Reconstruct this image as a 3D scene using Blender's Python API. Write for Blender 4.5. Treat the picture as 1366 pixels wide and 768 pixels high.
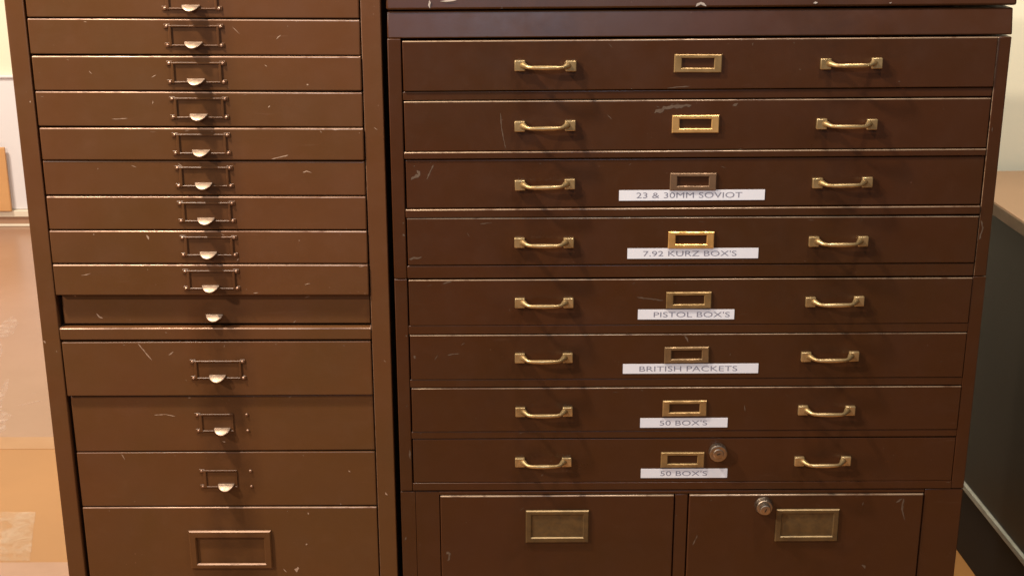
import bpy, bmesh, math, random
from mathutils import Matrix, Vector
R = math.radians
scene = bpy.context.scene
for o in list(bpy.data.objects): bpy.data.objects.remove(o, do_unlink=True)

# ---------------------------------------------------------------- camera
cam_d = bpy.data.cameras.new('camera'); cam = bpy.data.objects.new('camera', cam_d)
scene.collection.objects.link(cam); scene.camera = cam
cam_d.sensor_width = 36.0; cam_d.lens = 49.36; cam_d.clip_start = 0.05; cam_d.clip_end = 100
EYE = 1.42
cam.matrix_world = Matrix.Translation((0, 0, EYE)) @ Matrix.Rotation(R(90 - 18.08), 4, 'X') @ Matrix.Rotation(R(-0.142), 4, 'Z')

# ---------------------------------------------------------------- light: indoor, ceiling lamps and added fill lamps
world = bpy.data.worlds.new('World'); scene.world = world; world.use_nodes = True
bg = world.node_tree.nodes['Background']
bg.inputs[0].default_value = (1.0, 0.92, 0.82, 1); bg.inputs[1].default_value = 0.12
def lamp(name, loc, aim, power, col, size):
    d = bpy.data.lights.new(name, 'AREA'); d.shape = 'DISK'; d.size = size; d.energy = power; d.color = col
    o = bpy.data.objects.new(name, d); scene.collection.objects.link(o); o.location = loc
    o.rotation_euler = (Vector(aim) - Vector(loc)).to_track_quat('-Z', 'Y').to_euler()
    return o
lamp('ceiling_lamp_side', (-2.5, 0.2, 2.5), (-0.3, 1.77, 0.9), 76, (1.0, 0.89, 0.78), 0.13)
lamp('ceiling_lamp_front', (-1.0, 1.36, 2.4), (-0.2, 1.77, 0.9), 47, (1.0, 0.85, 0.68), 0.10)
lamp('ceiling_lamp_right', (0.48, 1.25, 2.4), (0.4, 1.77, 0.9), 13, (1.0, 0.90, 0.80), 0.16)
lamp('ceiling_lamp_cool', (0.02, -1.2, 2.45), (0.1, 1.77, 0.9), 24, (0.58, 0.76, 1.0), 0.35)
lamp('fill_lamp_hall', (-2.4, 3.6, 2.5), (-1.9, 5.1, 0.9), 72, (1.0, 0.88, 0.74), 0.35)  # added fill, no known fixture: brightens far wall and hall floor
lamp('fill_lamp_desk', (0.62, 2.1, 2.45), (1.0, 2.6, 0.6), 23, (1.0, 0.93, 0.77), 0.25)  # added fill, no known fixture: lifts back wall, desk and floor gap

scene.render.engine = 'CYCLES'
vs = scene.view_settings
vs.view_transform = 'Standard'; vs.look = 'None'; vs.exposure = 0.0; vs.gamma = 1.0; vs.use_curve_mapping = False
scene.render.resolution_x = 1024; scene.render.resolution_y = 575

# ---------------------------------------------------------------- materials
def new_mat(name):
    m = bpy.data.materials.new(name); m.use_nodes = True
    nt = m.node_tree; return m, nt, nt.nodes['Principled BSDF']
def nd(nt, t, **kw):
    n = nt.nodes.new(t)
    for k, v in kw.items(): setattr(n, k, v)
    return n
def noise(nt, vec, scale, detail=4, rough=0.55, dist=0.0):
    n = nd(nt, 'ShaderNodeTexNoise'); n.inputs['Scale'].default_value = scale
    n.inputs['Detail'].default_value = detail; n.inputs['Roughness'].default_value = rough
    n.inputs['Distortion'].default_value = dist
    nt.links.new(vec, n.inputs['Vector']); return n.outputs['Fac']
def rng(nt, val, a, b, c=0.0, d=1.0):
    n = nd(nt, 'ShaderNodeMapRange'); n.inputs[1].default_value = a; n.inputs[2].default_value = b
    n.inputs[3].default_value = c; n.inputs[4].default_value = d
    nt.links.new(val, n.inputs[0]); return n.outputs[0]
def mixc(nt, fac, a, b):
    n = nd(nt, 'ShaderNodeMix', data_type='RGBA')
    if isinstance(fac, float): n.inputs[0].default_value = fac
    else: nt.links.new(fac, n.inputs[0])
    for i, v in ((6, a), (7, b)):
        if isinstance(v, tuple): n.inputs[i].default_value = (*v, 1)
        else: nt.links.new(v, n.inputs[i])
    return n.outputs[2]
def mul(nt, a, b):
    n = nd(nt, 'ShaderNodeMath', operation='MULTIPLY')
    for i, v in enumerate((a, b)):
        if isinstance(v, float): n.inputs[i].default_value = v
        else: nt.links.new(v, n.inputs[i])
    return n.outputs[0]
def bump(nt, h, strength, dist, bsdf):
    b = nd(nt, 'ShaderNodeBump'); b.inputs['Strength'].default_value = strength; b.inputs['Distance'].default_value = dist
    nt.links.new(h, b.inputs['Height']); nt.links.new(b.outputs[0], bsdf.inputs['Normal'])

def enamel(name, base, dark, pale, rough, owner=None, grime_shade_x=None, hands=()):
    """old enamel paint: mottled tone, rubbed patches, fine scuffs, orange peel"""
    m, nt, p = new_mat(name)
    tc = nd(nt, 'ShaderNodeTexCoord')
    if owner: tc.object = owner
    v = tc.outputs['Object']
    mp = nd(nt, 'ShaderNodeMapping'); nt.links.new(v, mp.inputs[0]); mp.inputs['Scale'].default_value = (1, 1, 2.2)
    big = noise(nt, mp.outputs[0], 5.5, 5, 0.6, 0.3)
    c = mixc(nt, rng(nt, big, 0.2, 0.85), base, dark)
    olive = (dark[0] * 0.90, dark[1] * 1.13, dark[2] * 0.90)
    c = mixc(nt, mul(nt, rng(nt, noise(nt, v, 3.1, 4, 0.55, 0.6), 0.42, 0.66), 0.5), c, olive)
    mid = noise(nt, v, 38, 6, 0.62, 0.4)
    c = mixc(nt, mul(nt, rng(nt, mid, 0.5, 0.9), 0.07), c, pale)
    # horizontal rub marks
    mp2 = nd(nt, 'ShaderNodeMapping'); nt.links.new(v, mp2.inputs[0]); mp2.inputs['Scale'].default_value = (14, 60, 160)
    mp2.inputs['Rotation'].default_value = (0, R(6), 0)
    rub = noise(nt, mp2.outputs[0], 1.0, 5, 0.6)
    patch = noise(nt, v, 9, 3, 0.5)
    rf = mul(nt, rng(nt, rub, 0.64, 0.80), rng(nt, patch, 0.48, 0.66))
    c = mixc(nt, mul(nt, rf, 0.35), c, pale)
    # speckle: tiny nicks through to the primer
    vo = nd(nt, 'ShaderNodeTexVoronoi'); vo.inputs['Scale'].default_value = 95; nt.links.new(v, vo.inputs['Vector'])
    sp = mul(nt, rng(nt, vo.outputs['Distance'], 0.10, 0.05), rng(nt, noise(nt, v, 21, 2), 0.60, 0.66))
    c = mixc(nt, mul(nt, sp, 0.55), c, pale)
    if grime_shade_x is not None:  # hand grime, with the shadow band beside the pulls painted in
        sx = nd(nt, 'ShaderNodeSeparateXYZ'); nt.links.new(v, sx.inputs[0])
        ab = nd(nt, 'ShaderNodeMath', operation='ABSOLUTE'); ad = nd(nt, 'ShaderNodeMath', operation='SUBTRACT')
        nt.links.new(sx.outputs[0], ad.inputs[0]); ad.inputs[1].default_value = grime_shade_x
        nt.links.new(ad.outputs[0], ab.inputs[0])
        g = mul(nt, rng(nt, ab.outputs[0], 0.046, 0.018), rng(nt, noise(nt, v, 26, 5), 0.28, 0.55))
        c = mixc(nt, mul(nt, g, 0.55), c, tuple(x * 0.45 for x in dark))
    for hx in hands:                                   # greasy hand marks round the handles
        sx = nd(nt, 'ShaderNodeSeparateXYZ'); nt.links.new(v, sx.inputs[0])
        ad = nd(nt, 'ShaderNodeMath', operation='SUBTRACT'); ab = nd(nt, 'ShaderNodeMath', operation='ABSOLUTE')
        nt.links.new(sx.outputs[0], ad.inputs[0]); ad.inputs[1].default_value = hx; nt.links.new(ad.outputs[0], ab.inputs[0])
        g = mul(nt, rng(nt, ab.outputs[0], 0.11, 0.02), rng(nt, noise(nt, v, 19, 5, 0.65, 0.5), 0.42, 0.68))
        c = mixc(nt, mul(nt, g, 0.45), c, tuple(x * 0.5 for x in dark))
    nt.links.new(c, p.inputs['Base Color'])
    nt.links.new(rng(nt, noise(nt, v, 16, 5, 0.6), 0.3, 0.75, rough - 0.07, rough + 0.12), p.inputs['Roughness'])
    hgt = nd(nt, 'ShaderNodeMath', operation='ADD')
    nt.links.new(mul(nt, noise(nt, v, 600, 2), 0.05), hgt.inputs[0]); nt.links.new(mul(nt, noise(nt, v, 7, 2), 1.0), hgt.inputs[1])
    bump(nt, hgt.outputs[0], 0.25, 0.0016, p)
    p.inputs['Specular IOR Level'].default_value = 0.38
    return m

def worn_highlight_edge(name, base, pale, owner, lo, hi):
    """highlight painted along an exposed, rubbed enamel edge, broken up along its length"""
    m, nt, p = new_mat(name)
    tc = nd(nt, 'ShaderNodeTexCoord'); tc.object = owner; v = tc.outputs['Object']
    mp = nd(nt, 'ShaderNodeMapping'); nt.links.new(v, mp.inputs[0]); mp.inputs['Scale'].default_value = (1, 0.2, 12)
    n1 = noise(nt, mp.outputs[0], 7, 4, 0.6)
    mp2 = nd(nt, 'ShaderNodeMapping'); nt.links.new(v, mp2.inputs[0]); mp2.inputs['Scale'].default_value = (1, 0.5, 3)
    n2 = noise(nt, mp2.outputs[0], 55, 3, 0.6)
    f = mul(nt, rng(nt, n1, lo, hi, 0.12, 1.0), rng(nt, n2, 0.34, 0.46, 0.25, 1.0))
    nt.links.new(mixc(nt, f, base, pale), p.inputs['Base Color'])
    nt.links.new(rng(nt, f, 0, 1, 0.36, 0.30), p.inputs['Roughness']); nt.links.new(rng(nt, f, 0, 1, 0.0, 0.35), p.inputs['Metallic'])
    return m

def metal(name, base, dark, rough, scale=60, metallic=1.0):
    m, nt, p = new_mat(name)
    tc = nd(nt, 'ShaderNodeTexCoord'); v = tc.outputs['Object']
    info = nd(nt, 'ShaderNodeObjectInfo')
    of = nd(nt, 'ShaderNodeVectorMath', operation='ADD'); nt.links.new(v, of.inputs[0])
    cm = nd(nt, 'ShaderNodeCombineXYZ'); nt.links.new(info.outputs['Random'], cm.inputs[0]); nt.links.new(info.outputs['Random'], cm.inputs[2])
    sc = nd(nt, 'ShaderNodeVectorMath', operation='SCALE'); sc.inputs['Scale'].default_value = 7.0
    nt.links.new(cm.outputs[0], sc.inputs[0]); nt.links.new(sc.outputs[0], of.inputs[1])
    n1 = noise(nt, of.outputs[0], scale, 5, 0.65)
    c = mixc(nt, rng(nt, n1, 0.36, 0.72), base, dark)
    nt.links.new(c, p.inputs['Base Color']); p.inputs['Metallic'].default_value = metallic
    nt.links.new(rng(nt, noise(nt, of.outputs[0], scale * 2, 4), 0.3, 0.7, rough - 0.08, rough + 0.15), p.inputs['Roughness'])
    bump(nt, noise(nt, of.outputs[0], 160, 3), 0.1, 0.0005, p)
    return m

def matte(name, base, var, rough, scale=3.0, bmp=0.1, spec=0.3):
    m, nt, p = new_mat(name)
    tc = nd(nt, 'ShaderNodeTexCoord'); v = tc.outputs['Object']
    c = mixc(nt, rng(nt, noise(nt, v, scale, 6, 0.6), 0.3, 0.7), base, var)
    nt.links.new(c, p.inputs['Base Color']); p.inputs['Roughness'].default_value = rough
    p.inputs['Specular IOR Level'].default_value = spec
    bump(nt, noise(nt, v, scale * 60, 3), bmp, 0.001, p)
    return m

# ---------------------------------------------------------------- mesh helpers
class MB:
    """collects geometry of ONE part; x right, y into the furniture, z up"""
    def __init__(s): s.v = []; s.f = []; s.m = []; s.sm = []
    def add(s, vs, fs, mat=0, smooth=False):
        k = len(s.v); s.v += [tuple(p) for p in vs]
        for f in fs: s.f.append([k + i for i in f]); s.m.append(mat); s.sm.append(smooth)
    def box(s, x0, x1, y0, y1, z0, z1, bev=0.0, seg=2, mat=0, edge=None, lean=0.0):
        bm = bmesh.new()
        bmesh.ops.create_cube(bm, size=1.0)
        bmesh.ops.scale(bm, vec=(x1 - x0, y1 - y0, z1 - z0), verts=bm.verts)
        bmesh.ops.translate(bm, vec=((x0 + x1) / 2, (y0 + y1) / 2, (z0 + z1) / 2), verts=bm.verts)
        big = set()
        if bev > 0:
            bmesh.ops.bevel(bm, geom=list(bm.edges), offset=bev, segments=seg, profile=0.5, affect='EDGES')
        if lean:
            for v in bm.verts: v.co.y += lean * (v.co.z - z0) / (z1 - z0)
            bm.normal_update()
        bm.verts.index_update()
        big = sorted(bm.faces, key=lambda f: -f.calc_area())[:6]
        vs_ = [tuple(v.co) for v in bm.verts]
        k = len(s.v); s.v += vs_
        for f in bm.faces:
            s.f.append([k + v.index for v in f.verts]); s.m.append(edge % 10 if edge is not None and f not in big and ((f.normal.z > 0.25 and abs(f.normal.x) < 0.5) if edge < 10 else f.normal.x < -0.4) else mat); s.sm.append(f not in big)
        bm.free()
    def frame(s, cx, cz, w, h, bl, br, bt, bb, d, y=0.0, ch=0.0008, back=None, mat=0, edge=None):
        """flat frame with chamfered edges standing d proud of plane y"""
        def ring(x0, x1, z0, z1, yy): return [(x0, yy, z0), (x1, yy, z0), (x1, yy, z1), (x0, yy, z1)]
        X0, X1, Z0, Z1 = cx - w / 2, cx + w / 2, cz - h / 2, cz + h / 2
        rs = [ring(X0, X1, Z0, Z1, y), ring(X0, X1, Z0, Z1, y - d + ch), ring(X0 + ch, X1 - ch, Z0 + ch, Z1 - ch, y - d),
              ring(X0 + bl - ch, X1 - br + ch, Z0 + bb - ch, Z1 - bt + ch, y - d),
              ring(X0 + bl, X1 - br, Z0 + bb, Z1 - bt, y - d + ch), ring(X0 + bl, X1 - br, Z0 + bb, Z1 - bt, y)]
        vs_ = sum(rs, []); fs = []
        for r in range(5):
            for i in range(4):
                j = (i + 1) % 4; fs.append((r * 4 + i, r * 4 + j, r * 4 + 4 + j, r * 4 + 4 + i))
        k0 = len(s.f); s.add(vs_, fs, mat)
        if edge is not None:                                  # highlight painted on the upward edges
            for q in (1 * 4 + 2, 3 * 4 + 0): s.m[k0 + q] = edge
        if back is not None:
            s.add(ring(X0 + bl, X1 - br, Z0 + bb, Z1 - bt, y - back), [(0, 1, 2, 3)], mat)
    def tube(s, pts, rad, n=10, mat=0, caps=True):
        pts = [Vector(p) for p in pts]; k0 = len(s.v); rings = []
        for i, p in enumerate(pts):
            t = (pts[min(i + 1, len(pts) - 1)] - pts[max(i - 1, 0)]).normalized()
            a = t.cross(Vector((0, 0, 1)));  a = a.normalized() if a.length > 1e-4 else Vector((1, 0, 0))
            b = t.cross(a).normalized(); r = rad[i] if isinstance(rad, (list, tuple)) else rad
            rings.append([p + a * (r * math.cos(2 * math.pi * j / n)) + b * (r * math.sin(2 * math.pi * j / n)) for j in range(n)])
        fs = []
        for i in range(len(pts) - 1):
            for j in range(n):
                jj = (j + 1) % n; fs.append((i * n + j, i * n + jj, (i + 1) * n + jj, (i + 1) * n + j))
        if caps: fs.append(tuple(range(n))[::-1]); fs.append(tuple((len(pts) - 1) * n + j for j in range(n)))
        s.add(sum(rings, []), fs, mat, True)
    def lathe(s, cx, cz, prof, n=24, mat=0, y=0.0):
        """prof: (radius, height out of plane)"""
        vs_ = [(cx + r * math.cos(2 * math.pi * j / n), y - h, cz + r * math.sin(2 * math.pi * j / n)) for r, h in prof for j in range(n)]
        fs = [(i * n + j, i * n + (j + 1) % n, (i + 1) * n + (j + 1) % n, (i + 1) * n + j) for i in range(len(prof) - 1) for j in range(n)]
        k = len(s.f); s.add(vs_, fs, mat, False)
        s.add(vs_[-n:], [tuple(range(n))], mat)
    def build(s, name, mats, parent=None, loc=(0, 0, 0), rot=(0, 0, 0)):
        me = bpy.data.meshes.new(name); me.from_pydata(s.v, [], s.f)
        for m in (mats if isinstance(mats, (list, tuple)) else [mats]): me.materials.append(m)
        me.polygons.foreach_set('material_index', s.m); me.polygons.foreach_set('use_smooth', s.sm)
        bm = bmesh.new(); bm.from_mesh(me); bmesh.ops.recalc_face_normals(bm, faces=bm.faces); bm.to_mesh(me); bm.free()
        me.update()
        return link(name, me, parent, loc, rot)
def link(name, me, parent=None, loc=(0, 0, 0), rot=(0, 0, 0)):
    o = bpy.data.objects.new(name, me); scene.collection.objects.link(o)
    o.parent = parent; o.location = loc; o.rotation_euler = rot
    return o
def thing(name, label, cat, loc, rz=0.0):
    o = bpy.data.objects.new(name, None); scene.collection.objects.link(o)
    o.location = loc; o.rotation_euler = (0, 0, rz); o.empty_display_size = 0.1
    o['label'] = label; o['category'] = cat; return o
def tag(o, label, cat): o['label'] = label; o['category'] = cat
def struct(o): o['kind'] = 'structure'; return o

# paint chips and scratches: (cabinet, stroke in mm along the front and up from the floor, width mm)
CHIPS = [
('L',[(-503,765),(-498,758),(-486,741)],1.5),
('L',[(-463,748),(-456,753)],1.9),
('L',[(-478,916),(-476,910)],3.8),
('L',[(-569,861),(-556,864)],1.5),
('L',[(-557,805),(-553,800),(-549,798)],2.3),
('L',[(-270,1000),(-265,1002),(-259,1000)],1.9),
('L',[(-274,848),(-267,850)],1.5),
('L',[(-295,1171),(-289,1176)],1.9),
('L',[(-311,1139),(-308,1137)],1.9),
('L',[(-259,1115),(-257,1113)],2.4),
('L',[(-310,1085),(-307,1087)],2.4),
('L',[(-309,1018),(-299,1020),(-287,1023)],1.5),
('L',[(-228,1056),(-210,1058)],1.7),
('L',[(-245,1055),(-243,1052)],1.1),
('L',[(-541,601),(-537,592)],1.9),
('L',[(-262,607),(-255,602),(-242,601)],1.9),
('L',[(-228,575),(-225,572)],1.9),
('L',[(-305,426),(-307,417)],6.6),
('L',[(-292,460),(-290,462)],2.8),
('L',[(-287,511),(-286,508)],1.9),
('L',[(-491,659),(-475,660),(-462,657)],1.1),
('L',[(-400,619),(-396,618)],1.9),
('L',[(-241,524),(-240,521)],1.4),
('L',[(-349,1186),(-340,1177)],0.9),
('L',[(-612,1093),(-612,1091)],1.9),
('L',[(-630,769),(-627,765)],2.8),
('L',[(-614,754),(-613,753)],1.9),
('L',[(-177,544),(-174,539)],2.8),
('L',[(-173,740),(-171,738)],1.9),
('L',[(-586,833),(-582,829)],2.3),
('L',[(-176,1058),(-172,1055)],1.4),
('L',[(-533,1131),(-530,1127)],1.1),
('L',[(-510,1069),(-490,1070)],0.9),
('L',[(-326,422),(-322,417)],1.9),
('L',[(-400,521),(-399,517)],1.9),
('R',[(-102,1219),(-102,1210)],3.8),
('R',[(-88,1218),(-69,1219)],1.9),
('R',[(-14,1208),(-11,1209)],1.9),
('R',[(230,1209),(236,1213),(243,1210)],3.8),
('R',[(377,1212),(382,1213)],2.8),
('R',[(472,1212),(475,1212)],1.9),
('R',[(182,1076),(198,1083),(229,1086)],5.7),
('R',[(282,1085),(288,1088)],4.8),
('R',[(-14,1077),(-13,1058),(-8,1031)],1.1),
('R',[(-131,990),(-119,997),(-122,1003)],4.8),
('R',[(-110,991),(-101,1010)],1.9),
('R',[(-136,883),(-119,886)],2.8),
('R',[(-143,917),(-141,914)],3.8),
('R',[(-142,933),(-141,931)],1.9),
('R',[(-87,748),(-71,750)],1.9),
('R',[(-68,762),(-64,765)],1.9),
('R',[(-105,741),(-100,748)],1.1),
('R',[(-61,634),(-51,635)],2.8),
('R',[(10,631),(16,638)],2.1),
('R',[(-127,632),(-124,634)],1.9),
('R',[(-143,776),(-141,774)],2.4),
('R',[(-145,673),(-143,675)],1.9),
('R',[(-151,470),(-150,475)],2.8),
('R',[(-94,452),(-89,448),(-92,437)],5.7),
('R',[(496,427),(501,422)],6.6),
('R',[(254,460),(260,476)],2.1),
('R',[(546,531),(545,515),(550,498)],2.8),
('R',[(536,526),(544,531)],3.8),
('R',[(614,932),(618,922),(614,906)],2.8),
('R',[(616,1056),(616,1050)],1.9),
('R',[(197,1108),(226,1110)],1.5),
('R',[(166,829),(201,824)],1.9),
('R',[(231,775),(237,765)],2.3),
('R',[(317,673),(318,664)],1.3),
('R',[(122,1074),(128,1068)],1.1),
('R',[(363,1131),(366,1130)],1.4),
('R',[(-92,849),(-80,852)],1.9),
('R',[(-42,930),(-26,932)],1.3),
('R',[(16,520),(10,516)],1.1),
('R',[(229,505),(230,507)],1.9),
('R',[(603,557),(612,557)],2.4),
('R',[(489,521),(490,526)],1.5),
('R',[(-142,608),(-141,595)],2.8),
('R',[(-133,747),(-131,743)],3.8),
]
_r = random.Random(77)
NICK_L = [-0.224, -0.270, -0.315, -0.362, -0.405, -0.452, -0.498, -0.544, -0.588, -0.6535, -0.7335, -0.8175, -0.9015]
NICK_R = [-0.2515, -0.3285, -0.4048, -0.4827, -0.5672, -0.6449, -0.7217, -0.7975, -0.8830]
for _k in range(110):
    _c = 'L' if _k % 2 else 'R'
    _x = _r.uniform(-600, -195) if _c == 'L' else _r.uniform(-130, 605)
    if _r.random() < 0.7: _z = 1420 + 1000 * _r.choice(NICK_L if _c == 'L' else NICK_R) - abs(_r.gauss(0, 3.0)) - 2
    else: _z = _r.uniform(440, 1170)
    _l = _r.choice((1.2, 1.5, 2, 2.5, 4, 7)); _a = _r.gauss(0, 0.5) + (math.pi / 2 if _r.random() < 0.2 else 0)
    CHIPS.append((_c, [(_x, _z), (_x + _l * math.cos(_a), _z + _l * math.sin(_a))], _r.uniform(0.5, 1.3)))
def chip_geo(mb, cab, x0, x1, z0, z1, ox, oz, y, mat=1):
    """irregular flakes of bare undercoat that belong to this panel, on its own face"""
    for i, (c, pl, w) in enumerate(CHIPS):
        if c != cab: continue
        mx = sum(p[0] for p in pl) / len(pl) / 1000; mz = sum(p[1] for p in pl) / len(pl) / 1000
        if not (x0 <= mx <= x1 and z0 <= mz <= z1): continue
        rn = random.Random(100 + i); pts = []
        for a, b in zip(pl[:-1], pl[1:]):
            n = max(2, int(math.hypot(b[0] - a[0], b[1] - a[1]) / 3))
            pts += [(a[0] + (b[0] - a[0]) * k / n, a[1] + (b[1] - a[1]) * k / n) for k in range(n)]
        pts.append(pl[-1]); L = len(pts); up = []; dn = []
        for k, (px, pz) in enumerate(pts):
            q = pts[min(k + 1, L - 1)]; r_ = pts[max(k - 1, 0)]
            dx, dz = q[0] - r_[0], q[1] - r_[1]; l = math.hypot(dx, dz) or 1; nx, nz = -dz / l, dx / l
            e = 0.25 if k in (0, L - 1) else 1.0
            wa, wb = (w / 2 * e * rn.uniform(0.25, 1.25) for _ in range(2))
            jx, jz = rn.uniform(-.3, .3) * w * .5, rn.uniform(-.3, .3) * w * .5
            up.append((px + nx * wa + jx, pz + nz * wa + jz)); dn.append((px - nx * wb + jx, pz - nz * wb + jz))
        m = 0.0015
        cl = lambda v, a, b: min(max(v, a), b)
        vs_ = [(cl(px / 1000, x0 + m, x1 - m) - ox, y - 0.00012, cl(pz / 1000, z0 + m, z1 - m) - oz) for px, pz in up + dn]
        mb.add(vs_, [(k, k + 1, L + k + 1, L + k) for k in range(L - 1)], mat)

# ================================================================ the setting
M_floor = matte('varnished_floor', (0.44, 0.200, 0.060), (0.37, 0.165, 0.048), 0.34, 1.6, 0.05, 0.5)
M_hall = matte('hall_linoleum', (0.40, 0.228, 0.145), (0.34, 0.19, 0.115), 0.26, 2.2, 0.04, 0.55)
M_cream = matte('cream_wall_paint', (0.82, 0.76, 0.58), (0.79, 0.73, 0.55), 0.7, 1.5, 0.15)
M_white = matte('white_wainscot_paint', (0.78, 0.74, 0.74), (0.72, 0.68, 0.68), 0.5, 1.5, 0.08)
M_trim = matte('pale_trim_paint', (0.80, 0.70, 0.55), (0.72, 0.62, 0.48), 0.45, 4, 0.05)
M_floor_glare = matte('floor_reflection_streak', (0.72, 0.53, 0.42), (0.68, 0.47, 0.36), 0.4, 9, 0.05)  # pale colour standing in for light reflected off the floor
nt = M_floor_glare.node_tree; nt.links.new(rng(nt, noise(nt, nd(nt, 'ShaderNodeTexCoord').outputs['Object'], 38, 4, 0.6), 0.35, 0.7, 0.05, 0.6), nt.nodes['Principled BSDF'].inputs['Alpha'])

b = MB(); b.add([(-4, -1.5, 0), (3.5, -1.5, 0), (3.5, 3.12, 0), (-4, 3.12, 0)], [(0, 1, 2, 3)])
struct(b.build('floor', M_floor))
b = MB(); b.add([(-4, 3.16, 0), (0.3, 3.16, 0), (0.3, 5.14, 0), (-4, 5.14, 0)], [(0, 1, 2, 3)])
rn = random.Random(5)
def glare_streak(pts, w):                                   # pale streaks painting reflected light on the far floor
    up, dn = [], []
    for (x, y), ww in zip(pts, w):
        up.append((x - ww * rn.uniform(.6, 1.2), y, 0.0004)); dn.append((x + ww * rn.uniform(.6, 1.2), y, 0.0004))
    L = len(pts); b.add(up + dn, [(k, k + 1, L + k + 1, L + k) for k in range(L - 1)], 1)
glare_streak([(-1.535, 4.08), (-1.525, 4.02), (-1.51, 3.93), (-1.50, 3.88)], [.004, .022, .024, .006])
glare_streak([(-1.50, 3.86), (-1.47, 3.78), (-1.45, 3.66), (-1.44, 3.60)], [.003, .010, .014, .004])
glare_streak([(-1.375, 3.56), (-1.36, 3.48), (-1.345, 3.42), (-1.33, 3.36)], [.007, .010, .009, .012])
glare_streak([(-1.335, 3.35), (-1.31, 3.31), (-1.30, 3.27), (-1.29, 3.22), (-1.283, 3.19)], [.022, .03, .026, .024, .006])
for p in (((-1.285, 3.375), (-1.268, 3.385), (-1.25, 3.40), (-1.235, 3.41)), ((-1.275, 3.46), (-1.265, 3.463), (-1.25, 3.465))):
    glare_streak(p, [.002, .006, .005, .002])
struct(b.build('hall_floor', [M_hall, M_floor_glare]))
b = MB(); b.box(-4, 0.3, 3.105, 3.175, -0.006, 0.0012, 0.0008, 2)
struct(b.build('threshold_strip', matte('threshold_brass', (0.47, 0.26, 0.13), (0.42, 0.22, 0.10), 0.4, 8)))

far = MB(); far.box(-4, 0.35, 5.14, 5.26, 0, 2.7); far = struct(far.build('far_wall', M_cream))
b = MB(); b.box(-4, 0.34, 5.128, 5.139, 0.062, 0.56, 0.003); b.build('wainscot_panel', M_white, far)
b = MB(); b.box(-4, 0.34, 5.118, 5.139, 0.560, 0.568, 0.002); b.build('wainscot_cap', M_white, far)
b = MB(); b.box(-4, 0.34, 5.113, 5.139, 0.036, 0.061, 0.003); b.build('baseboard_cap', M_trim, far)
b = MB(); b.box(-4, 0.34, 5.122, 5.139, 0.008, 0.0355, 0.001); b.build('baseboard', M_hall, far)
b = MB(); b.box(-4, 0.34, 5.108, 5.139, 0.0005, 0.008, 0.002); b.build('shoe_moulding', M_trim, far)
b = MB(); b.box(0.36, 3.5, 2.86, 2.98, 0, 2.7); struct(b.build('back_wall', M_cream))
b = MB(); b.box(0.36, 0.48, 2.99, 5.26, 0, 2.7); struct(b.build('return_wall', M_cream))

M_tan = matte('tan_board', (0.66, 0.36, 0.15), (0.58, 0.30, 0.12), 0.5, 6, 0.1)
b = MB(); b.box(-2.30, -1.878, 5.098, 5.1115, 0.0625, 0.305, 0.002)
tag(b.build('wooden_board', M_tan), 'plain tan board leaning flat against the white wainscot of the far wall', 'board')

# thin clear sheets left on the floor beside the left cabinet
def clear_mat():
    m, nt, p = new_mat('cloudy_clear_plastic')
    tc = nd(nt, 'ShaderNodeTexCoord'); n1 = noise(nt, tc.outputs['Object'], 24, 5, 0.6, 0.8)
    p.inputs['Base Color'].default_value = (0.85, 0.72, 0.55, 1); p.inputs['Roughness'].default_value = 0.3
    nt.links.new(rng(nt, n1, 0.35, 0.7, 0.03, 0.22), p.inputs['Alpha'])
    bump(nt, n1, 0.3, 0.002, p); return m
M_clear = clear_mat()
def sheet(x0, x1, y0, y1, z, seed, label):
    rn = random.Random(seed); n = 8; b = MB(); vs_ = []
    for lay in (0, 1):
        for i in range(n + 1):
            for j in range(n + 1):
                yy = y0 + (y1 - y0) * j / n; xr = x1 + (y1 - yy) * 0.27
                vs_.append((x0 + (xr - x0) * i / n + rn.uniform(-.001, .001), yy,
                            z + 0.0006 * lay + 0.0012 * (0.5 + 0.5 * math.sin(i * 1.7 + seed) * math.cos(j * 1.3))))
    N = (n + 1) * (n + 1); fs = []
    for i in range(n):
        for j in range(n):
            q = [i * (n + 1) + j, (i + 1) * (n + 1) + j, (i + 1) * (n + 1) + j + 1, i * (n + 1) + j + 1]
            fs += [q, [N + k for k in q]]
    b.add(vs_, fs, 0, True)
    tag(b.build('plastic_sheet', M_clear), label, 'plastic sheet')
sheet(-1.42, -1.046, 2.555, 2.774, 0.001, 1, 'cloudy clear plastic sheet lying flat on the orange floor')
M_mat = matte('pinkish_mat', (0.50, 0.30, 0.20), (0.44, 0.26, 0.17), 0.5, 8, 0.2)
b = MB(); b.box(-1.7, -0.66, 1.75, 2.545, 0.0005, 0.006, 0.002)
tag(b.build('floor_mat', M_mat), 'thin pinkish tan mat on the floor against the side of the left cabinet', 'mat')

# ================================================================ desk on the right
M_desk = matte('black_desk_paint', (0.034, 0.026, 0.018), (0.025, 0.019, 0.013), 0.45, 5, 0.15, 0.4)
M_kick = matte('black_kick_board', (0.012, 0.011, 0.010), (0.009, 0.008, 0.007), 0.6, 5, 0.15, 0.3)
M_wood = matte('desk_top_laminate', (0.38, 0.225, 0.128), (0.34, 0.20, 0.112), 0.4, 3, 0.05, 0.4)
M_strip = matte('scuffed_pale_strip', (0.42, 0.40, 0.32), (0.30, 0.28, 0.21), 0.5, 25, 0.2)
desk = thing('office_desk', 'black sided desk with brown wooden top beside the wide cabinet with brass handles', 'desk', (0.92, 2.59, 0), R(-2.86 + 180))
desk.rotation_euler = (0, 0, R(2.86))
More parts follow.
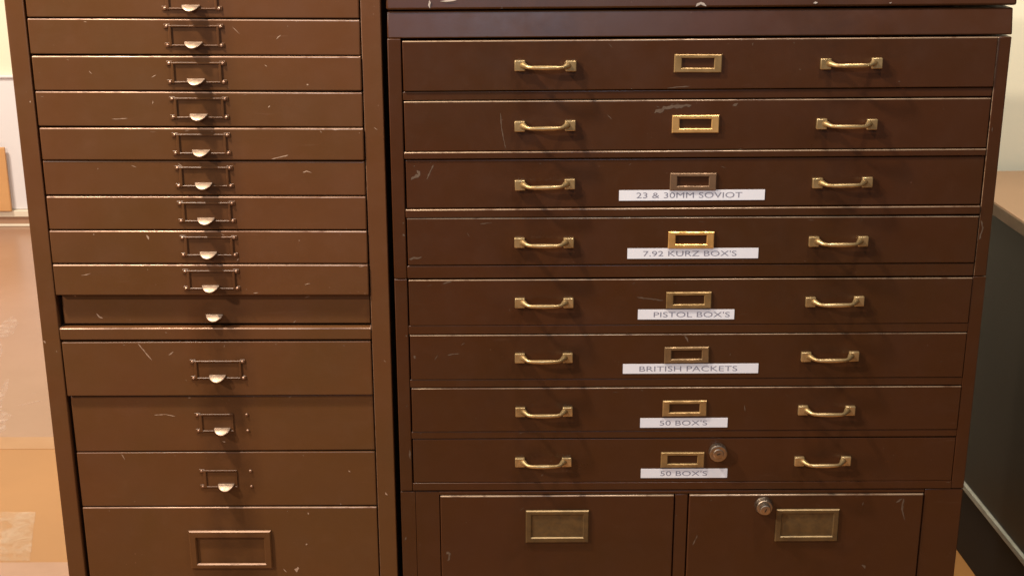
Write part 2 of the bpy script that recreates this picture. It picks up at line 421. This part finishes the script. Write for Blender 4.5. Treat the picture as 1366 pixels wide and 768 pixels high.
# local: x to the right (into the desk), y back; left side panel at x = 0
b = MB(); b.box(-0.006, 1.3, -1.25, 0.235, 0.722, 0.7475, 0.002); b.build('desk_top', M_wood, desk)
b = MB(); b.box(-0.0085, -0.0062, -1.25, 0.235, 0.7225, 0.745, 0.0008)
M_edge = matte('worn_edge_band', (0.20, 0.13, 0.075), (0.13, 0.085, 0.05), 0.5, 22, 0.2); b.build('edge_band', M_edge, desk)
b = MB(); b.box(0, 0.03, -1.24, 0.23, 0.158, 0.7215, 0.0015); b.build('side_panel', M_desk, desk)
b = MB(); b.box(0.031, 1.28, -1.22, -1.19, 0.158, 0.7215, 0.0015); b.build('front_panel', M_desk, desk)
b = MB(); b.box(0.031, 1.28, 0.20, 0.225, 0.158, 0.7215, 0.0015); b.build('back_panel', M_desk, desk)
b = MB(); b.box(-0.006, 0.03, -1.24, 0.23, 0.144, 0.1575, 0.002); b.build('trim_strip', M_strip, desk)
b = MB(); b.box(0.0, 0.03, -1.24, 0.23, 0.0005, 0.1435, 0.001); b.build('kick_board', M_kick, desk)

# ================================================================ left cabinet: many shallow steel drawers
left = thing('steel_drawer_cabinet', 'reddish brown steel cabinet of stacked shallow drawers with silver half-round finger pulls', 'cabinet', (0, 1.77, 0), R(-0.168))
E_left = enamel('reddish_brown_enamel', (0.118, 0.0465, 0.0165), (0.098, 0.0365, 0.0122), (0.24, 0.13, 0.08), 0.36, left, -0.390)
W_left = worn_highlight_edge('left_worn_highlight_edge', (0.12, 0.048, 0.02), (0.42, 0.26, 0.17), left, 0.34, 0.54)
M_chip = matte('bare_undercoat', (0.42, 0.29, 0.20), (0.33, 0.21, 0.14), 0.55, 60, 0.2)
M_nickel = metal('worn_nickel', (0.50, 0.37, 0.27), (0.34, 0.24, 0.17), 0.46, 90, 0.85)
M_dark = matte('dark_inside', (0.012, 0.009, 0.008), (0.009, 0.007, 0.006), 0.8, 5, 0.05, 0.1)
ZT = EYE - 0.150                                   # lid
LX0, LX1 = -0.6315, -0.1634; IX0, IX1 = -0.6072, -0.1881
def panel(name, parent, mats, cab, x0, x1, y0, y1, z0, z1, bev, rot=0.0, edge=None, lean=0.0):
    cx, cz = (x0 + x1) / 2, (z0 + z1) / 2
    b = MB(); b.box(x0 - cx, x1 - cx, y0, y1, z0 - cz, z1 - cz, bev, 2, 0, edge, lean)
    chip_geo(b, cab, x0, x1, z0, z1, cx, cz, y0)
    return b.build(name, mats, parent, (cx, 0, cz), (0, rot, 0))
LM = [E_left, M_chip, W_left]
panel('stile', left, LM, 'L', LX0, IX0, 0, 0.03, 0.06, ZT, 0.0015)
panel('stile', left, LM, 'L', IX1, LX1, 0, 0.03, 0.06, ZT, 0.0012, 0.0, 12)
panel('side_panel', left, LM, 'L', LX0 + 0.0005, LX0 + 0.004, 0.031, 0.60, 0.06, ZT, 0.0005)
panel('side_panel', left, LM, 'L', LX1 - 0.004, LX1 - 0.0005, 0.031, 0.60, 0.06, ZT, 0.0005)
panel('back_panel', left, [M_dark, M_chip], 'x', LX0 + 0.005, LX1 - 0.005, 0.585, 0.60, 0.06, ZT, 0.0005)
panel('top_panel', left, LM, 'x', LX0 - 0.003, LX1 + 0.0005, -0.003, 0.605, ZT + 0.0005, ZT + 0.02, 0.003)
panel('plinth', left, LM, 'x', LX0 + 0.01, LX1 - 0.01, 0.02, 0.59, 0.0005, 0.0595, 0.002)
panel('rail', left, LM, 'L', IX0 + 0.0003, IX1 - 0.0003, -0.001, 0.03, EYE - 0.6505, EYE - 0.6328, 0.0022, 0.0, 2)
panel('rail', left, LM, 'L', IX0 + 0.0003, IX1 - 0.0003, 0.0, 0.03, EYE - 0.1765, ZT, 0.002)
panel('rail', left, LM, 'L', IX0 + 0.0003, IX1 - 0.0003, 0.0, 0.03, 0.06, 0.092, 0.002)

# half-round finger pull: a dished tab that leaves the face and turns down
def pull_mesh():
    b = MB(); nu, nv = 14, 6; W = 0.0112
    def pt(u, v, off):
        a = math.pi * u / nu; r = v / nv
        x = W * r * math.cos(a); s = r * math.sin(a)
        return (x, -(0.0015 + 0.0115 * s) - off * 0.5, -(0.0010 * s + 0.0042 * s ** 2.2) - off + 0.0008 * (1 - r))
    vs_ = [pt(u, v, o) for o in (0, 0.0011) for v in range(nv + 1) for u in range(nu + 1)]
    N = (nu + 1) * (nv + 1); fs = []
    for v in range(nv):
        for u in range(nu):
            q = [v * (nu + 1) + u, v * (nu + 1) + u + 1, (v + 1) * (nu + 1) + u + 1, (v + 1) * (nu + 1) + u]
            fs += [q, [N + k for k in q][::-1]]
    for u in range(nu):
        a = nv * (nu + 1) + u; fs.append((a, a + 1, N + a + 1, N + a))
    b.add(vs_, fs, 0, True)
    b.box(-W, W, -0.0030, 0, -0.0012, 0.0006, 0.0004)       # root that carries the tab
    return b
pull0 = pull_mesh().build('pull', M_nickel); pull_me = pull0.data; bpy.data.objects.remove(pull0)
def holder_mesh():
    b = MB(); b.frame(0, 0, 0.064, 0.0265, 0.0040, 0.0034, 0.0026, 0.0022, 0.0019, 0, 0.0007)
    for sx in (-1, 1):
        for sz in (-1, 1):                                    # corner ears with round rivet heads
            b.box(sx * 0.0335 - 0.0042, sx * 0.0335 + 0.0042, -0.0011, 0, sz * 0.0118 - 0.0030, sz * 0.0118 + 0.0030, 0.0005, 1)
            b.lathe(sx * 0.0338, sz * 0.0118, [(0.0021, 0.001), (0.0019, 0.0021), (0.0011, 0.0028), (0.0003, 0.003)], 10, 1)
    return b
M_rivet = metal('worn_rivet', (0.42, 0.27, 0.19), (0.24, 0.13, 0.08), 0.35, 120, 0.8)
hm = holder_mesh().build('label_frame', [E_left, M_rivet]); holder_me = hm.data; bpy.data.objects.remove(hm)

def broken_mesh():
    b = MB(); b.frame(-0.0085, 0, 0.047, 0.0265, 0.0042, 0.0012, 0.0024, 0.0020, 0.0018, 0, 0.0006)
    for sx in (-1, 1):
        for sz in (-1, 1):
            if sx < 0: b.box(sx * 0.0335 - 0.0042, sx * 0.0335 + 0.0042, -0.0011, 0, sz * 0.0118 - 0.0030, sz * 0.0118 + 0.0030, 0.0005, 1)
            b.lathe(sx * 0.0338, sz * 0.0118, [(0.0021, 0.0), (0.0019, 0.0015), (0.0011, 0.0022), (0.0003, 0.0024)], 10, 1)
    return b
hm = broken_mesh().build('label_frame', [E_left, M_rivet]); broken_me = hm.data; bpy.data.objects.remove(hm)
tops = [-0.1784, -0.2241, -0.2701, -0.3153, -0.3616, -0.4051, -0.4518, -0.4979, -0.5439, -0.5879, -0.6525, -0.7323, -0.8165, -0.9004]
bots = tops[1:10] + [-0.6312, -0.7323, -0.8165, -0.9004, -1.3270]
offs = [-1.0, -0.4, -1.6, -1.0, -2.2, -0.6, -1.6, -2.0, -2.6, 7.0, -0.5, 4.5, 4.0, 3.2]       # mm, + is pushed further in
tilt = [.35, .38, .2, .32, .18, .24, .15, .15, .08, 0, -.14, -.28, -.16, -.05]
lgap = [3.0, 2.2, 3.0, 2.6, 3.2, 2.4, 2.4, 1.6, 1.6, 5.4, 1.6, 4.0, 4.2, 4.6]
highlight_wear = [1, 1, 1, 1, 1, 0, 1, 1, 1, 0, 0, 0, 0, 1]  # drawers whose top edge carries the painted highlight
for i in range(14):
    z1, z0 = EYE + tops[i] - 0.0004, EYE + bots[i] + 0.0013
    x0, x1 = IX0 + lgap[i] / 1000, IX1 - 0.0016
    cx, cz = (x0 + x1) / 2, (z0 + z1) / 2; y = offs[i] / 1000
    b = MB(); b.box(x0 - cx, x1 - cx, 0, 0.016, z0 - cz, z1 - cz, 0.0016, 3, 0, 3 if highlight_wear[i] else None)
    b.box(x0 - cx + 0.006, x1 - cx - 0.006, 0.0165, 0.52, z0 - cz + 0.003, z1 - cz - 0.004, 0.0, 1, 2)   # the tray behind
    chip_geo(b, 'L', x0, x1, z0, z1, cx, cz, 0)
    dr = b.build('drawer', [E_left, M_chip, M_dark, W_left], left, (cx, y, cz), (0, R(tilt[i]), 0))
    dz = 0.0 if i < 10 else -0.0195
    if i < 13:
        px = -0.398 - cx
        if i != 9: link('label_frame', broken_me if i in (11, 12) else holder_me, dr, (px + 0.0005, -0.0001, z1 - cz - 0.0205 + dz))
        link('pull', pull_me, dr, (px - 0.0005, -0.0001, z1 - cz - 0.0285 + dz))
    else:
        f = MB(); f.frame(0, 0, 0.116, 0.060, 0.0105, 0.0105, 0.0115, 0.0085, 0.0042, 0, 0.0018, None, 0, 1)
        f.build('label_frame', [E_left, W_left], dr, (-0.398 - cx, -0.0001, EYE - 0.9660 - cz))

# ================================================================ right cabinet: wide flat files with brass handles
right = thing('flat_file_cabinet', 'wide dark brown flat file cabinet with brass bar handles and white paper label strips', 'cabinet', (0, 1.77, 0), R(0.358))
E_right = enamel('dark_brown_enamel', (0.0600, 0.0195, 0.0062), (0.0500, 0.0155, 0.0046), (0.15, 0.085, 0.055), 0.34, right, None, (0.043, 0.429))
W_right = worn_highlight_edge('right_worn_highlight_edge', (0.075, 0.03, 0.013), (0.38, 0.26, 0.165), right, 0.35, 0.55)
M_chipR = matte('grey_undercoat', (0.135, 0.092, 0.062), (0.095, 0.058, 0.036), 0.55, 60, 0.2)
M_chipC = matte('pale_primer', (0.50, 0.44, 0.38), (0.38, 0.32, 0.27), 0.6, 60, 0.2)
RM = [E_right, M_chipR, W_right]
brass = [metal('brass_tone_%d' % k, a, c, r, 60, 0.6) for k, (a, c, r) in enumerate([
    ((0.42, 0.27, 0.115), (0.24, 0.145, 0.055), 0.38), ((0.74, 0.45, 0.17), (0.50, 0.29, 0.10), 0.34),
    ((0.25, 0.15, 0.085), (0.16, 0.095, 0.05), 0.45), ((0.78, 0.46, 0.16), (0.50, 0.27, 0.08), 0.34),
    ((0.36, 0.235, 0.095), (0.20, 0.12, 0.045), 0.4), ((0.27, 0.17, 0.08), (0.165, 0.10, 0.045), 0.42)])]
M_handle = metal('handle_brass', (0.55, 0.39, 0.19), (0.30, 0.195, 0.08), 0.36, 70, 0.75)
M_plate = metal('dull_brass_plate', (0.150, 0.092, 0.034), (0.095, 0.056, 0.020), 0.5, 70, 0.45)
M_plate_edge = metal('brass_highlight_edge', (0.48, 0.33, 0.16), (0.30, 0.20, 0.09), 0.4, 70, 0.5)  # paler brass painting the highlight on the plate edges
M_lock = metal('lock_nickel', (0.42, 0.34, 0.26), (0.26, 0.20, 0.15), 0.36, 120)
M_slot = matte('key_slot', (0.03, 0.022, 0.016), (0.02, 0.015, 0.01), 0.5, 30)
M_paper = matte('white_label_paper', (0.78, 0.79, 0.84), (0.75, 0.76, 0.81), 0.55, 40, 0.05)
M_ink = matte('label_ink', (0.20, 0.20, 0.25), (0.25, 0.24, 0.30), 0.6, 60, 0.05)
RX0, RX1 = -0.1558, 0.6289; DX0, DX1 = -0.1371, 0.6113
def E(z): return EYE + z
# stacked carcass units: (bottom, top)
for z0, z1 in ((-0.5644, -0.2492), (-0.8738, -0.5652)):
    panel('stile', right, RM, 'R', RX0, DX0 - 0.0016, 0, 0.03, E(z0), E(z1), 0.0014)
    panel('stile', right, RM, 'R', DX1 + (0.0010 if z1 > -0.3 else 0.0004), RX1, 0, 0.03, E(z0), E(z1), 0.0013 if z1 > -0.3 else 0.0006, 0.0, 12 if z1 > -0.3 else None)
    panel('side_panel', right, RM, 'x', RX0 + 0.0004, RX0 + 0.016, 0.0305, 0.74, E(z0), E(z1), 0.001)
    panel('side_panel', right, RM, 'x', RX1 - 0.016, RX1 - 0.0004, 0.0305, 0.74, E(z0), E(z1), 0.001)
    panel('back_panel', right, [M_dark, M_chip], 'x', RX0 + 0.017, RX1 - 0.017, 0.72, 0.735, E(z0), E(z1), 0.001)
dt = [-0.2506, -0.3276, -0.4038, -0.4817, -0.5662, -0.6439, -0.7207, -0.7965]
db = [-0.3138, -0.3923, -0.4680, -0.5457, -0.6300, -0.7077, -0.7845, -0.8621]
droff = [-1.2, 0.4, 1.6, -0.6, -0.8, -0.4, -0.6, 0.6]
rtilt = [-.22, -.14, -.16, 0, 0, 0, .02, .10]
roffs = [0.8, -0.4, -1.4, 0.2, -0.4, 0.2, 0.1, -0.2]       # the rail below each drawer
for i in range(8):
    ztop = E(db[i]) - (0.0010 if i < 4 else 0.0004); zbot = (E(dt[i + 1]) + 0.0014) if i not in (3, 7) else (E(-0.5642) if i == 3 else E(-0.8736))
    panel('rail', right, RM, 'R', DX0 - 0.0013, DX1 + 0.0002, roffs[i] / 1000, 0.03, zbot, ztop, 0.0013 if i < 4 else 0.0007, R(rtilt[i]) * 0.9, 2 if i in (1, 2) else None)
# bar handle
def handle_mesh():
    b = MB()
    for s in (-1, 1):
        b.box(s * 0.0322 - 0.0068, s * 0.0322 + 0.0068, -0.0058, 0, -0.0068, 0.0068, 0.0011, 2)
    P = [(0.0285, -0.0035, 0.0006), (0.0262, -0.0072, 0.0006), (0.0238, -0.0118, 0.0), (0.0208, -0.0150, -0.0004), (0.0165, -0.0166, -0.0005), (0.010, -0.0172, -0.0005), (0.004, -0.0174, -0.0005)]
    rr = [0.0046, 0.0036, 0.0028, 0.0024, 0.0024, 0.0027, 0.0029]
    pts = [(-x, y, z) for x, y, z in P] + [(x, y, z) for x, y, z in P[::-1]]
    b.tube(pts, rr + rr[::-1], 12)
    return b
h0 = handle_mesh().build('handle', M_handle); handle_me = h0.data; bpy.data.objects.remove(h0)
def lock_mesh(r, plug):
    b = MB()
    b.lathe(0, 0, [(r * 1.0, 0), (r * 1.0, 0.0022), (r * 0.95, 0.0040), (r * 0.86, 0.0090), (r * 0.80, 0.0100), (r * 0.60, 0.0101)] if plug else [(r, 0), (r, 0.0085), (r * 0.96, 0.0097), (r * 0.88, 0.0101), (r * 0.6, 0.0101)], 28, 0)
    b.lathe(0, 0, [(r * 0.58, 0.0101), (r * 0.57, 0.0102 + plug), (r * 0.50, 0.0108 + plug), (r * 0.2, 0.0109 + plug)], 24, 0)
    b.box(-0.0007, 0.0007, -0.0113 - plug, -0.0100 - plug, -0.0026, 0.0026, 0.0, 1, 1)
    return b
# printed label strips
def text_mesh(body):
    cu = bpy.data.curves.new('lettering', 'FONT'); cu.body = body; cu.size = 1.0; cu.resolution_u = 4; cu.offset = -0.004
    o = bpy.data.objects.new('lettering', cu); scene.collection.objects.link(o)
    dg = bpy.context.evaluated_depsgraph_get(); me = bpy.data.meshes.new_from_object(o.evaluated_get(dg))
    vs_ = [v.co.copy() for v in me.vertices]; fs = [list(p.vertices) for p in me.polygons]
    bpy.data.objects.remove(o); bpy.data.meshes.remove(me)
    return vs_, fs
def label_strip(parent, x0, x1, zt, zb, tx0, tx1, body, ox, oz, rot):
    cx, cz = (x0 + x1) / 2, (zt + zb) / 2; b = MB()
    b.box(x0 - cx, x1 - cx, -0.0004, 0.0, zb - cz, zt - cz)
    vs_, fs = text_mesh(body)
    ax, bx = min(v.x for v in vs_), max(v.x for v in vs_); az, bz = min(v.y for v in vs_), max(v.y for v in vs_)
    hgt = 0.0074
    b.add([(tx0 - cx + (v.x - ax) / (bx - ax) * (tx1 - tx0), -0.00052, (zt + zb) / 2 - cz - hgt / 2 + (v.y - az) / (bz - az) * hgt) for v in vs_], fs, 1)
    return b.build('paper_label', [M_paper, M_ink], parent, (cx - ox, -0.0002, cz - oz), (0, rot, 0))
LAB = {2: (.1394, .3290, -.4455, -.4594, .1619, .2997, '23 & 30MM SOVIOT', 0.05), 3: (.1519, .3243, -.5236, -.5378, .1727, .2956, "7.92 KURZ BOX'S", 0),
       4: (.1679, .2966, -.6086, -.6225, .1890, .2906, "PISTOL BOX'S", 0.15), 5: (.1496, .3328, -.6862, -.7001, .1719, .3043, 'BRITISH PACKETS', 0),
       6: (.1750, .2947, -.7654, -.7794, .2017, .2668, "50 BOX'S", 0), 7: (.1780, .2981, -.8420, -.8558, .2050, .2699, "50 BOX'S", 0)}
hz = [-.2822, -.3595, -.4365, -.5145, -.5975, -.6757, -.7540, -.8300]
fz = [-.2825, -.3601, -.4359, -.5138, -.5968, -.6747, -.7524, -.8298]
bt = [0, 1, 2, 3, 4, 5, 0, 4]
rhighlight_wear = [1, 1, 0, 1, 1, 1, 1, 0]  # wide drawers given a painted top-edge highlight
for i in range(8):
    z1, z0 = E(dt[i]), E(db[i]); x0, x1 = DX0 + 0.0002, DX1 - 0.0002 + (0.0006 if i == 0 else 0)
    cx, cz = (x0 + x1) / 2, (z0 + z1) / 2
    b = MB(); b.box(x0 - cx, x1 - cx, 0, 0.018, z0 - cz, z1 - cz, 0.0013 if i < 4 else 0.0010, 3, 0, 3 if rhighlight_wear[i] else None)
    b.box(x0 - cx + 0.012, x1 - cx - 0.012, 0.0185, 0.68, z0 - cz + 0.004, z1 - cz - 0.010, 0.0, 1, 2)
    chip_geo(b, 'R', x0, x1, z0, z1, cx, cz, 0)
    dr = b.build('drawer', [E_right, M_chipR, M_dark, W_right], right, (cx, droff[i] / 1000, cz), (0, R(rtilt[i]), 0))
    rn = random.Random(40 + i)
    for hx in (0.0428, 0.4287):
        link('handle', handle_me, dr, (hx - cx + rn.uniform(-.0006, .0006), -0.0001, E(hz[i]) - cz), (0, R(rn.uniform(-1.0, 1.0)), 0))
    f = MB(); f.frame(0, 0, 0.0600, 0.0228, 0.0096, 0.0096, 0.0048, 0.0058, 0.0028, 0, 0.0010)
    f.build('card_frame', brass[bt[i]], dr, (0.2350 - cx, -0.0001, E(fz[i]) - cz + 0.0016), (0, R(rn.uniform(-.6, .6)), 0))
    if i in LAB:
        a, c, t, bo, ta, tb, s, ro = LAB[i]
        label_strip(dr, a, c, E(t), E(bo), ta, tb, s, cx, cz, R(ro))
    if i == 7: lock_mesh(0.0124, 0.0).build('lock', [M_lock, M_slot], dr, (0.2830 - cx, -0.0001, E(-0.8155) - cz), (0, R(70), 0))
# base unit with two deep drawers
BT = -0.8752
panel('stile', right, RM, 'R', RX0, -0.1354, 0.0006, 0.03, 0.06, E(BT), 0.0005)
panel('stile', right, RM, 'R', -0.1350, -0.1020, 0.0008, 0.03, 0.06, E(BT), 0.0005)
panel('stile', right, RM, 'R', 0.2270, 0.2448, 0.0006, 0.03, 0.09, E(-0.8812), 0.0012)
panel('stile', right, RM, 'R', 0.5755, RX1, 0.0006, 0.03, 0.06, E(BT), 0.0012)
panel('rail', right, RM, 'R', -0.1022, 0.5751, 0.0004, 0.03, E(-0.8806), E(BT), 0.0012)
panel('rail', right, RM, 'R', -0.1022, 0.5751, 0.0004, 0.03, 0.06, 0.0885, 0.0012)
panel('side_panel', right, RM, 'x', RX0 + 0.0004, RX0 + 0.016, 0.0305, 0.74, 0.06, E(BT), 0.001)
panel('side_panel', right, RM, 'x', RX1 - 0.016, RX1 - 0.0004, 0.0305, 0.74, 0.06, E(BT), 0.001)
panel('back_panel', right, [M_dark, M_chip], 'x', RX0 + 0.017, RX1 - 0.017, 0.72, 0.735, 0.06, E(BT), 0.001)
panel('plinth', right, RM, 'x', RX0 + 0.012, RX1 - 0.012, 0.03, 0.73, 0.0005, 0.0595, 0.002)
for x0, x1, px, lock in ((-0.1010, 0.2256, 0.0625, False), (0.2462, 0.5740, 0.4130, True)):
    z1, z0 = E(-0.8816), 0.0905; cx, cz = (x0 + x1) / 2, (z0 + z1) / 2
    b = MB(); b.box(x0 - cx, x1 - cx, 0, 0.018, z0 - cz, z1 - cz, 0.0018, 3, 0, 3)
    b.box(x0 - cx + 0.012, x1 - cx - 0.012, 0.0185, 0.68, z0 - cz + 0.01, z1 - cz - 0.02, 0.0, 1, 2)
    chip_geo(b, 'R', x0, x1, z0, z1, cx, cz, 0)
    dr = b.build('deep_drawer', [E_right, M_chipR, M_dark, W_right], right, (cx, -0.0012 if lock else -0.0008, cz), (0, R(.05), 0))
    f = MB(); f.frame(0, 0, 0.0885, 0.0500, 0.0085, 0.0085, 0.0070, 0.0085, 0.0034, 0, 0.0014, 0.0014, 0, 1)
    f.build('card_frame', [M_plate, M_plate_edge], dr, (px - cx, -0.0001, E(-0.9285) - cz))
    if lock: lock_mesh(0.0130, 0.0065).build('lock', [M_lock, M_slot], dr, (0.3506 - cx, -0.0001, E(-0.8975) - cz), (0, R(25), 0))
# frieze and cap
panel('frieze', right, RM, 'R', RX0 + 0.0002, RX1 + 0.0005, 0.0008, 0.74, E(-0.2480), E(-0.2152), 0.0018, R(-.16), None, 0.0064)
panel('top_cap', right, [E_right, M_chipC], 'R', RX0 - 0.0008, RX1 + 0.0035, 0.0035, 0.745, E(-0.2126), E(-0.1840), 0.003, R(-.26), None, 0.0045)
